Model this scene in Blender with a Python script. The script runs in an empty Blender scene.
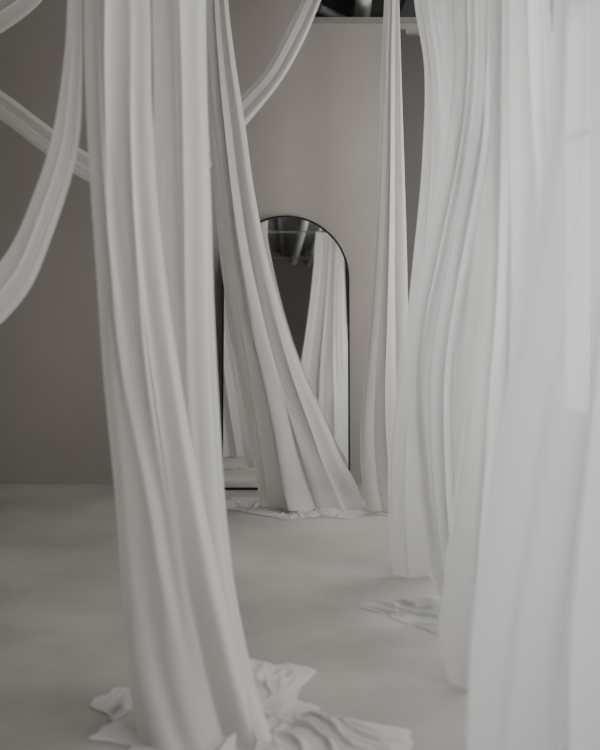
import bpy, math, numpy as np
from mathutils import noise as mnoise, Vector

sc = bpy.context.scene
F, H, HOR = 1041.67, 1.5, 259.0     # focal (px), eye height (m), horizon row of the survey
D = bpy.data

# ---------------------------------------------------------------- helpers
def W(px, py, d):
    """survey bearing + distance -> world metres"""
    return ((px-300.0)*d/F, d, H-(py-HOR)*d/F)

def link(o):
    sc.collection.objects.link(o); return o

def mesh_obj(name, verts, faces, mat=None, smooth=False, parent=None):
    me = D.meshes.new(name); me.from_pydata([tuple(map(float, v)) for v in verts], [], faces); me.update()
    if smooth:
        me.polygons.foreach_set('use_smooth', [True]*len(me.polygons))
    if mat: me.materials.append(mat)
    o = link(D.objects.new(name, me))
    if parent: o.parent = parent
    return o

def box_data(boxes):
    vs, fs = [], []
    for (x0,x1,y0,y1,z0,z1) in boxes:
        b = len(vs)
        vs += [(x0,y0,z0),(x1,y0,z0),(x1,y1,z0),(x0,y1,z0),(x0,y0,z1),(x1,y0,z1),(x1,y1,z1),(x0,y1,z1)]
        fs += [tuple(b+i for i in f) for f in ((0,3,2,1),(4,5,6,7),(0,1,5,4),(1,2,6,5),(2,3,7,6),(3,0,4,7))]
    return vs, fs

def boxes(name, bl, mat, bevel=0, parent=None):
    v, f = box_data(bl)
    o = mesh_obj(name, v, f, mat, parent=parent)
    if bevel:
        m = o.modifiers.new('bev','BEVEL'); m.width = bevel; m.segments = 2
    return o

def new_mat(name):
    m = D.materials.new(name); m.use_nodes = True
    nt = m.node_tree; nt.nodes.clear()
    out = nt.nodes.new('ShaderNodeOutputMaterial')
    return m, nt, out

def plaster(name, c1, c2, scale, rough, bump=0.1, bscale=60, spec=0.3, dist=0.01):
    m, nt, out = new_mat(name); N = nt.nodes; L = nt.links
    b = N.new('ShaderNodeBsdfPrincipled'); L.new(b.outputs[0], out.inputs[0])
    tc = N.new('ShaderNodeTexCoord')
    n = N.new('ShaderNodeTexNoise'); n.inputs['Scale'].default_value = scale; n.inputs['Detail'].default_value = 6
    n.inputs['Roughness'].default_value = .6
    L.new(tc.outputs['Object'], n.inputs['Vector'])
    r = N.new('ShaderNodeValToRGB'); r.color_ramp.elements[0].position=.35; r.color_ramp.elements[1].position=.65
    r.color_ramp.elements[0].color=(*c1,1); r.color_ramp.elements[1].color=(*c2,1)
    L.new(n.outputs['Fac'], r.inputs[0]); L.new(r.outputs[0], b.inputs['Base Color'])
    b.inputs['Roughness'].default_value = rough
    b.inputs['Specular IOR Level'].default_value = spec
    n2 = N.new('ShaderNodeTexNoise'); n2.inputs['Scale'].default_value = bscale; n2.inputs['Detail'].default_value = 5
    L.new(tc.outputs['Object'], n2.inputs['Vector'])
    bp = N.new('ShaderNodeBump'); bp.inputs['Strength'].default_value = bump; bp.inputs['Distance'].default_value = dist
    L.new(n2.outputs['Fac'], bp.inputs['Height']); L.new(bp.outputs[0], b.inputs['Normal'])
    return m

def fabric(name, col, trans, sheer=0.0):
    m, nt, out = new_mat(name); N = nt.nodes; L = nt.links
    tc = N.new('ShaderNodeTexCoord')
    nz = N.new('ShaderNodeTexNoise'); nz.inputs['Scale'].default_value = 7; nz.inputs['Detail'].default_value = 3
    mp = N.new('ShaderNodeMapping'); mp.inputs['Scale'].default_value = (1,1,.25)
    L.new(tc.outputs['Object'], mp.inputs['Vector']); L.new(mp.outputs[0], nz.inputs['Vector'])
    bp = N.new('ShaderNodeBump'); bp.inputs['Strength'].default_value=.12; bp.inputs['Distance'].default_value=.01
    L.new(nz.outputs['Fac'], bp.inputs['Height'])
    df = N.new('ShaderNodeBsdfDiffuse'); df.inputs['Color'].default_value=(*col,1); df.inputs['Roughness'].default_value=.5
    tl = N.new('ShaderNodeBsdfTranslucent'); tl.inputs['Color'].default_value=(*col,1)
    L.new(bp.outputs[0], df.inputs['Normal']); L.new(bp.outputs[0], tl.inputs['Normal'])
    mx = N.new('ShaderNodeMixShader'); mx.inputs[0].default_value = trans
    L.new(df.outputs[0], mx.inputs[1]); L.new(tl.outputs[0], mx.inputs[2])
    last = mx
    if sheer > 0:
        tp = N.new('ShaderNodeBsdfTransparent'); m2 = N.new('ShaderNodeMixShader'); m2.inputs[0].default_value = sheer
        L.new(mx.outputs[0], m2.inputs[1]); L.new(tp.outputs[0], m2.inputs[2]); last = m2
    L.new(last.outputs[0], out.inputs[0])
    return m

def simple(name, col, rough=.5, metal=0.0, spec=.5):
    m, nt, out = new_mat(name)
    b = nt.nodes.new('ShaderNodeBsdfPrincipled'); nt.links.new(b.outputs[0], out.inputs[0])
    b.inputs['Base Color'].default_value=(*col,1); b.inputs['Roughness'].default_value=rough
    b.inputs['Metallic'].default_value=metal; b.inputs['Specular IOR Level'].default_value=spec
    return m

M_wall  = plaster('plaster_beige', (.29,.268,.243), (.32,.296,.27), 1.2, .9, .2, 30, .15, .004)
M_wall2 = plaster('plaster_low_bounce', (.18,.166,.152), (.205,.19,.174), 1.2, .9, .2, 30, .15, .004)  # tone lowered on these walls to cut bounced light on the left
M_floor = plaster('painted_concrete', (.32,.307,.288), (.46,.441,.415), 1.3, .38, .12, 26, .5, .004)
M_ceil  = plaster('grey_ceiling', (.20,.197,.19), (.26,.255,.248), 3, .9)
M_void  = plaster('void_lining_grey', (.30,.295,.29), (.36,.355,.35), 3, .9)
M_joist = simple('joist_grey', (.18,.175,.17), .7)
M_pipe  = simple('duct_grey', (.65,.65,.64), .4, .1)
M_dark  = simple('door_dark_steel', (.07,.066,.06), .6)
M_white = simple('window_frame_paint', (.55,.56,.56), .5)
M_black = simple('mirror_frame_metal', (.02,.02,.02), .35, .6)
M_glass = simple('mirror_silvered', (.90,.91,.90), .01, 1.0)
M_back  = simple('mirror_backing', (.05,.045,.04), .8)
F_near  = fabric('muslin_white', (.82,.807,.783), .36, .04)
F_far   = fabric('muslin_offwhite', (.70,.685,.66), .32, .06)
F_sheer = fabric('voile_white', (.755,.757,.755), .42, .10)
F_sheer2 = fabric('voile_dense_daylit', (.745,.765,.78), .42, .03)  # cool tint puts the window's bluish daylight into the cloth colour

# ---------------------------------------------------------------- room
XL, XR, YB, YF, ZC = -3.4, 1.55, 6.94, -4.2, 3.45
YP = 9.6      # back of the open ceiling void beyond the wall head
boxes('floor', [(XL-.15,XR+.15,YF-.15,YB+.15,-.1,0)], M_floor)
boxes('ceiling', [(XL-.15,XR+.15,YF-.15,YP+.1,ZC,ZC+.1)], M_ceil)
boxes('wall_back', [(XL,.06,YB,YB+.12,0,ZC),(.06,XR,YB,YB+.12,0,3.07)], M_wall)
boxes('ceiling_void_lining', [(.0,XR+.16,YB+.12,YP,2.95,3.05),(-.06,.06,YB+.12,YP,3.05,ZC),(.06,XR+.16,YP,YP+.1,3.05,ZC)], M_void)  # lower slab added to keep outside light from leaking into the void
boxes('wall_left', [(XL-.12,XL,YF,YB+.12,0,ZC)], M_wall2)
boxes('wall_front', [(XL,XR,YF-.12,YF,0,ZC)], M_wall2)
wins = [(-1.5,.2),(.6,2.3),(2.7,4.4),(4.75,6.7),(7.2,9.2)]  # last one added high in the side wall to light the ceiling void
z0, z1 = .55, 3.0
def zr(k): return (z0,z1) if k<4 else (3.08,3.40)
bl = [(XR,XR+.16,YF,7.0,0,z0),(XR,XR+.16,YF,7.0,z1,ZC),(XR,XR+.16,7.0,YP,0,3.08),(XR,XR+.16,7.0,YP,3.40,ZC)]
ys = [YF]+[a for w in wins for a in w]+[YP]
for i in range(0,len(ys),2): bl.append((XR,XR+.16,ys[i],ys[i+1],z0,ZC))
boxes('wall_right', bl, M_wall)
gm, nt, out = new_mat('window_pane')
tp = nt.nodes.new('ShaderNodeBsdfTransparent'); gl = nt.nodes.new('ShaderNodeBsdfGlossy'); gl.inputs['Roughness'].default_value=.02
mx = nt.nodes.new('ShaderNodeMixShader'); mx.inputs[0].default_value=.05
nt.links.new(tp.outputs[0],mx.inputs[1]); nt.links.new(gl.outputs[0],mx.inputs[2]); nt.links.new(mx.outputs[0],out.inputs[0])
for i,(a,b) in enumerate(wins):
    q0,q1=zr(i)
    t=.05 if i<4 else .03; xa,xb=XR+.05,XR+.1; m=(a+b)/2
    fb=[(xa,xb,a,a+t,q0,q1),(xa,xb,b-t,b,q0,q1),(xa,xb,a+t,b-t,q0,q0+t),(xa,xb,a+t,b-t,q1-t,q1),
        (xa,xb,m-.02,m+.02,q0+t,q1-t)]
    if i<4: fb+=[(xa,xb,a+t,m-.02,2.2,2.24),(xa,xb,m+.02,b-t,2.2,2.24)]
    w=boxes('window_%d'%(i+1), fb, M_white)
    mesh_obj('pane',[(XR+.075,a,q0),(XR+.075,b,q0),(XR+.075,b,q1),(XR+.075,a,q1)],[(0,1,2,3)],gm,parent=w)
    la=D.lights.new('window_portal','AREA'); la.shape='RECTANGLE'; la.size=q1-q0; la.size_y=b-a
    la.cycles.is_portal=True
    lo=link(D.objects.new('window_portal_%d'%(i+1),la)); lo.location=(XR+.17,m,(q0+q1)/2); lo.rotation_euler=(0,math.radians(90),0)

boxes('trim_1', [(.06,XR,YB-.05,YB+.12,3.07,3.10)], simple('ledge_grey',(.2,.19,.18),.7))
jb=[]; x=XL+.2
while x<XR-.1:
    jb.append((x,x+.05,YF,YB-.03 if x<.05 else YP-.01,3.36,ZC)); x+=.36
boxes('ceiling_joists', jb, M_joist)
def tube(name, p0, p1, r, mat, seg=24):
    p0=Vector(p0);p1=Vector(p1);ax=(p1-p0).normalized()
    a=ax.orthogonal().normalized(); b=ax.cross(a); vs=[];fs=[]
    n=60
    for i in range(n+1):
        c=p0.lerp(p1,i/n); rr=r*(1.06 if i%6==0 else 1)
        for j in range(seg):
            t=2*math.pi*j/seg; vs.append(c+a*rr*math.cos(t)+b*rr*math.sin(t))
    for i in range(n):
        for j in range(seg):
            fs.append((i*seg+j,i*seg+(j+1)%seg,(i+1)*seg+(j+1)%seg,(i+1)*seg+j))
    fs.append(tuple(range(seg))); fs.append(tuple(n*seg+j for j in range(seg)))
    return mesh_obj(name,vs,fs,mat,True)
tube('ceiling_duct',(-.1,YF,3.25),(.55,YP-.05,3.25),.055,M_pipe)
tube('ceiling_duct',(-.7,YF,3.34),(-.15,YB-.04,3.36),.08,M_pipe)
tube('ceiling_pipe',(.15,YF,3.20),(.72,YP-.05,3.24),.028,M_pipe)
tube('ceiling_pipe',(.12,7.2,3.24),(1.2,9.3,3.26),.03,M_pipe)
for d in (-3.0,-.7,2.45,3.4,3.65,4.35,4.9,5.5,6.1):
    tube('ceiling_hanging_rail',(XL,d,3.115),(XR,d,3.115),.012,M_joist,10)
boxes('door_1', [(.70,1.5,YB-.03,YB-.001,0,2.98),(.66,.70,YB-.05,YB-.001,0,3.02)], M_dark)

# ---------------------------------------------------------------- arched mirror
def arch(w,h,n=48,inset=0):
    r=w/2; pts=[(-r+inset,inset),(r-inset,inset)]
    for i in range(n+1):
        t=math.pi*i/n; pts.append(((r-inset)*math.cos(t),h-r+(r-inset)*math.sin(t)))
    return pts
mw,mh=.838,1.79
root=link(D.objects.new('arched_floor_mirror',None))
o_=arch(mw,mh); i_=arch(mw,mh,inset=.011); n=len(o_)
vs=[(x,-.018,z) for x,z in o_]+[(x,-.018,z) for x,z in i_]+[(x,.018,z) for x,z in i_]+[(x,.018,z) for x,z in o_]
fs=[]
for k in range(4):
    a=k*n;b=((k+1)%4)*n
    for j in range(n): fs.append((a+j,a+(j+1)%n,b+(j+1)%n,b+j))
mesh_obj('frame',vs,fs,M_black,parent=root)
gi=arch(mw,mh,inset=.008)
mesh_obj('mirror_glass',[(x,-.004,z) for x,z in gi],[tuple(range(len(gi)))],M_glass,parent=root)
mesh_obj('backing',[(x,.012,z) for x,z in gi],[tuple(range(len(gi)))],M_back,parent=root)
lean=math.radians(4.6)
root.location=(-.093,YB-.021-mh*math.sin(lean),.003); root.rotation_euler=(-lean,0,0)

# ---------------------------------------------------------------- cloth
def smooth_interp(t, keys):
    keys=np.array(keys,float); s=keys[:,0]; v=keys[:,1:]
    m=np.gradient(v,s,axis=0)
    i=np.clip(np.searchsorted(s,t,side='right')-1,0,len(s)-2)
    h=(s[i+1]-s[i])[:,None]; x=((t-s[i])/(s[i+1]-s[i]))[:,None]
    return ((2*x**3-3*x**2+1)*v[i]+(x**3-2*x**2+x)*h*m[i]+(-2*x**3+3*x**2)*v[i+1]+(x**3-x**2)*h*m[i+1])

def cloth(keys, nf, amp, seed, curl=.25, NU=160, NV=200, drift=0.0, lat=.3, fine=.03, creases=3, sec=.14, amax=.08, wob=0.0, cd=.42):
    """keys rows: (xl,yl,xr,yr,dl,dr): two selvedges of the strip as it hangs"""
    rng=np.random.default_rng(seed)
    A=np.array([W(k[0],k[1],k[4])+W(k[2],k[3],k[5]) for k in keys]); mid=(A[:,:3]+A[:,3:])/2
    s=np.r_[0,np.cumsum(np.linalg.norm(np.diff(mid,axis=0),axis=1))]; s/=s[-1]
    v=np.linspace(0,1,NV); P=smooth_interp(v,np.c_[s,A])
    L=P[:,None,:3]; R=P[:,None,3:]
    u=np.linspace(0,1,NU)[None,:]; V=v[:,None]
    p=rng.uniform(0,6.28,16)
    warp=.12*np.sin(3.6*u+1.6*V+p[0])/1.2+.035*np.sin(8*u-2*V+p[1])+drift*V+.05*np.sin(5.5*V+2*u+p[11])
    ph=2*np.pi*nf*(u+warp)+p[3]
    ampu=.6+.4*np.sin(4.1*u+p[4]+4.0*V)
    env=np.clip(np.minimum(u,1-u)*nf*1.6,0.1,1)
    w=ampu*np.sin(ph)+sec*np.sin(2.37*ph+p[5]+1.2*np.sin(2.5*V+p[6]))*(.5+.5*np.sin(3.3*V+p[7]))+fine*np.sin(5.3*ph+p[8]+4*V)*(.5+.5*np.sin(6*V+3*u+p[10]))
    for c in range(creases):
        uc=rng.uniform(.12,.88)+.1*np.sin(3.0*V+rng.uniform(0,6.28))+rng.uniform(-.45,.45)*(V-.5)
        wd=rng.uniform(.03,.07)*(.7+.6*V)
        g=np.clip(np.sin(math.pi*(V*rng.uniform(1.0,1.8)+rng.uniform(-.5,.1))),0,1)
        w=w+rng.choice([-1,1])*cd*g*np.exp(-((u-uc)/wd)**2)
    width=np.linalg.norm(R-L,axis=2)
    a=np.minimum(amp*width/nf,amax)
    uu=u+lat/nf*env*.28*np.sin(2*ph+.6)
    base=L*(1-uu[...,None])+R*uu[...,None]
    T=np.gradient(P[:,:3]+P[:,3:],axis=0); T/=np.linalg.norm(T,axis=1)[:,None]
    S=(R-L)[:,0,:]; S=S/np.maximum(np.linalg.norm(S,axis=1)[:,None],1e-6)
    Nn=np.cross(S,T); Nn/=np.linalg.norm(Nn,axis=1)[:,None]
    Nn=np.where((Nn[:,1:2]>0),-Nn,Nn)
    off=a*w*env-curl*width*np.abs(2*u-1)**3
    X=base+Nn[:,None,:]*off[...,None]
    X[...,0]+=.005*np.sin(7*V+p[9])+wob*(np.sin(13*V+p[12])+.6*np.sin(23*V+4*u+p[13]))
    X[...,2]=np.maximum(X[...,2],.004+.003*np.sin(30*u))
    X[...,2]=np.minimum(X[...,2],3.112)
    vs=X.reshape(-1,3); fs=[]
    for i in range(NV-1):
        for j in range(NU-1):
            q=i*NU+j; fs.append((q,q+1,q+NU+1,q+NU))
    return vs,fs

def puddle(center, outline, hmax, seed, NR=100, NT=400, fr=4.0):
    """thin crumpled surplus cloth lying on the floor"""
    def fl(px,py): d=H*F/(py-HOR); return np.array([(px-300)*d/F,d])
    c=fl(*center); pts=np.array([fl(*o) for o in outline])
    ang=np.arctan2(pts[:,1]-c[1],pts[:,0]-c[0]); r=np.linalg.norm(pts-c,axis=1)
    k=np.argsort(ang); ang=ang[k]; r=r[k]
    ang=np.r_[ang[-1]-2*np.pi,ang,ang[0]+2*np.pi]; r=np.r_[r[-1],r,r[0]]
    vs=[];fs=[]
    for i in range(NR):
        t=min((i+.02)/(NR-1),1)
        for j in range(NT):
            th=-math.pi+2*math.pi*j/NT
            rr=np.interp(th,ang,r)*(1+.03*math.sin(11*th+seed)+.015*math.sin(23*th+2*seed)+.012*math.sin(41*th))
            rad=rr*t
            x=c[0]+rad*math.cos(th); y=c[1]+rad*math.sin(th)
            q=Vector((x*fr+seed,y*fr*.8,seed))
            q2=q+Vector((mnoise.noise(q*.8),mnoise.noise(q*.8+Vector((7,3,1))),0))*1.6
            r1=max(0,1-abs(mnoise.noise(q2))*5.0)
            r2=max(0,1-abs(mnoise.noise(Vector((q2.x*.9,q2.y*2.2,4))))*4.6)
            r3=max(0,1-abs(mnoise.noise(Vector((q2.x*2.8,q2.y*1.7,9))))*4.2)
            lift=.5+.5*mnoise.noise(q*.5+Vector((1,9,2)))
            e=min(1,(1-t)*2.0)
            z=.004+hmax*(e*(.3*lift+1.0*r1**1.4*lift)+(.25+.75*e)*(.45*r2**1.6+.2*r3**1.6)*min(1,(1-t)*12))
            vs.append((x,y,z))
    for i in range(NR-1):
        for j in range(NT):
            fs.append((i*NT+j,i*NT+(j+1)%NT,(i+1)*NT+(j+1)%NT,(i+1)*NT+j))
    return np.array(vs),fs

def build(name, parts, mat):
    V=[];Fc=[];b=0
    for v,f in parts:
        V.append(v); Fc+= [tuple(b+i for i in q) for q in f]; b+=len(v)
    return mesh_obj(name, np.concatenate(V), Fc, mat, True)

def K(rows, d):
    return [(r[1],r[0],r[2],r[0],(r[3] if len(r)>3 else d),(r[3] if len(r)>3 else d)) for r in rows]

A1=cloth(K([(-231,88,126,3.4),(-100,82,142),(0,80,147),(100,83,149),(200,89,156),(300,97,168),(400,104,184),(500,112,202),(600,118,222,3.36),(680,124,244,3.28),(730,134,262,3.18),(772,150,284,3.04)],3.4),1.4,.27,3,drift=.3,creases=7,curl=.2,wob=.0015,cd=.34)
A2=cloth(K([(-231,154,200,3.46),(-100,153,206),(0,152,207),(100,153,208),(200,148,210),(300,147,212),(400,152,216),(500,165,223),(600,180,236,3.42),(680,205,254,3.34),(730,226,272,3.22),(768,242,290,3.08)],3.5),1.2,.27,8,drift=-.22,creases=5,curl=.25,wob=.0015,cd=.34)
Pd=puddle((240,722),[(92,706),(120,688),(150,690),(200,672),(250,661),(285,664),(316,672),(300,688),(296,702),(330,716),(360,722),(405,732),(420,748),(390,775),(310,790),(220,795),(150,780),(128,748),(95,738),(112,722)],.042,2.3)
build('hanging_fabric_drape',[A1,A2,Pd],F_near)

B1=cloth(K([(-44,204,226,5.5),(0,204,229,5.55),(60,206,236,5.6),(130,209,246,5.7),(190,213,254,5.75),(250,218,265,5.8),(320,227,283,5.9),(380,237,304,6.0),(430,246,327,6.1),(470,254,346,6.15),(496,259,362,6.18),(512,264,371,6.15)],6),2.3,.26,14,curl=.14,drift=.22,creases=10,wob=.001)
Bp=puddle((310,508),[(215,505),(235,498),(270,500),(320,495),(368,502),(371,514),(345,519),(320,516),(290,520),(262,515),(240,512)],.03,5.1)
build('hanging_fabric_drape',[B1,Bp],F_far)

C1=cloth(K([(-14,386,400,6.1),(60,382,402),(150,379,404),(240,375,406),(320,370,408),(390,364,410),(440,361,414),(480,363,418),(512,368,422)],6.1),2.0,.22,21,curl=.12,creases=3)
Cp=puddle((395,508),[(362,503),(380,497),(420,498),(440,508),(420,518),(385,516)],.02,8.1)
build('hanging_fabric_drape',[C1,Cp],F_far)

D1=cloth(K([(-81,416,438,4.9),(0,414,438),(60,424,446),(150,424,456),(260,414,456),(340,404,452),(400,394,450),(450,388,452),(520,388,456),(577,393,460)],4.9),1.8,.26,31,curl=.08,creases=3,drift=.1)
build('hanging_fabric_drape',[D1],F_sheer)
D2=cloth(K([(-124,440,535,4.35),(0,438,542),(60,443,542),(150,440,536),(250,426,520),(330,412,508),(380,408,500),(450,411,494),(520,419,488),(580,431,486),(616,447,484)],4.35),2.8,.42,37,curl=.06,drift=.12,creases=5,sec=.2)
D2p=puddle((420,612),[(356,606),(385,600),(410,603),(440,596),(470,605),(470,630),(438,634),(415,626),(390,614)],.032,4.4)
build('hanging_fabric_drape',[D2,D2p],F_sheer)
D3=cloth(K([(-198,500,548,3.65),(0,493,552),(100,491,553),(200,487,555),(300,480,556),(400,467,556),(500,455,552),(580,446,548),(650,443,544),(692,455,540,3.62)],3.65),2.0,.42,41,curl=.05,drift=-.12,creases=4,sec=.2)
build('hanging_fabric_drape',[D3],F_sheer)
E1=cloth(K([(-427,566,700,2.45),(-150,556,715),(0,551,720),(100,547,725),(215,535,730),(310,520,735),(400,505,740),(520,490,745),(620,476,750),(750,470,755),(896,468,760)],2.45),2.6,.30,53,curl=.03,fine=.02,creases=5,drift=.1,amax=.1)
build('hanging_fabric_drape',[E1],F_sheer2)

S1=cloth([(84,-217,72,-217,3.5,3.5),(83,-100,70,-100,3.5,3.5),(83,0,68,0,3.5,3.5),(82,80,64,55,3.5,3.5),(76,155,52,130,3.5,3.5),(50,236,34,186,3.5,3.5),(20,300,2,255,3.5,3.5),(-30,345,-45,300,3.5,3.5),(-110,370,-110,325,3.5,3.5),(-200,340,-190,300,3.5,3.5),(-290,230,-265,215,3.5,3.5),(-335,60,-315,60,3.5,3.5),(-350,-217,-338,-217,3.5,3.5)],1.1,.16,61,curl=.12,NU=80,creases=1)
build('fabric_swag',[S1],F_near)
S2=cloth([(-140,-8,-120,-8,6.1,6.1),(-110,60,-90,45,6,6),(-50,90,-35,68,5.95,5.95),(0,120,8,96,5.95,5.95),(42,152,48,126,5.95,5.95),(85,180,88,153,5.95,5.95),(150,200,150,172,5.95,5.95),(205,172,200,145,5.95,5.95),(246,126,238,100,5.95,5.95),(280,84,266,70,5.95,5.95),(304,42,288,28,6,6),(325,-10,306,-10,6.1,6.1)],1.1,.16,67,curl=.1,NU=80,creases=1)
build('fabric_swag',[S2],F_far)
S3=cloth([(-230,-74,-215,-74,4.9,4.9),(-170,20,-160,0,4.9,4.9),(-90,55,-85,28,4.9,4.9),(-30,48,-35,18,4.9,4.9),(5,30,-5,2,4.9,4.9),(42,0,25,-20,4.9,4.9),(76,-78,62,-78,4.9,4.9)],1.1,.16,71,curl=.1,NU=80,creases=1)
build('fabric_swag',[S3],F_far)

# lengths hanging further back in the room (seen in the mirror)
def world_drape(x0t,x1t,x0b,x1b,y,nf,seed):
    rows=[(x0t,3.11,x1t)]
    for z,f in ((2.4,.15),(1.6,.4),(.9,.7),(.3,.93),(.01,1)):
        rows.append((x0t*(1-f)+x0b*f,z,x1t*(1-f)+x1b*f))
    d=4.0
    keys=[(300+a*F/d,HOR-(z-H)*F/d,300+b*F/d,HOR-(z-H)*F/d,d,d) for a,z,b in rows]
    v,f=cloth(keys,nf,.26,seed,curl=.08,creases=4); v[:,1]+=y-d
    return v,f
build('hanging_fabric_drape',[world_drape(.22,.60,-.16,.74,-.7,3.2,81)],F_near)
build('hanging_fabric_drape',[world_drape(-1.35,-1.15,-1.15,-.62,-.7,3,82)],F_near)
build('hanging_fabric_drape',[world_drape(.8,1.1,.75,1.2,-3.0,3,83)],F_near)
boxes('storage_cabinet',[(-1.6,-.4,YF+.01,YF+.5,0,1.95),(-1.58,-1.01,YF+.5,YF+.52,.05,1.92),(-.99,-.42,YF+.5,YF+.52,.05,1.92)],simple('cabinet_grey',(.08,.08,.08),.5),.004)

# ---------------------------------------------------------------- light
wd=D.worlds.new('overcast'); sc.world=wd; wd.use_nodes=True
bg=wd.node_tree.nodes['Background']; bg.inputs[0].default_value=(1.0,.988,.97,1); bg.inputs[1].default_value=5.6

# ---------------------------------------------------------------- camera
cam=D.cameras.new('camera'); co=link(D.objects.new('camera',cam)); sc.camera=co
co.location=(0,0,H); co.rotation_euler=(math.radians(90),0,0)
cam.sensor_fit='VERTICAL'; cam.sensor_height=36; cam.sensor_width=28.8; cam.lens=50
cam.shift_y=(HOR-375)/750
cam.clip_start=.05
cam.dof.use_dof=True; cam.dof.focus_distance=6.4; cam.dof.aperture_fstop=1.9
sc.view_settings.view_transform='AgX'
sc.view_settings.exposure=0
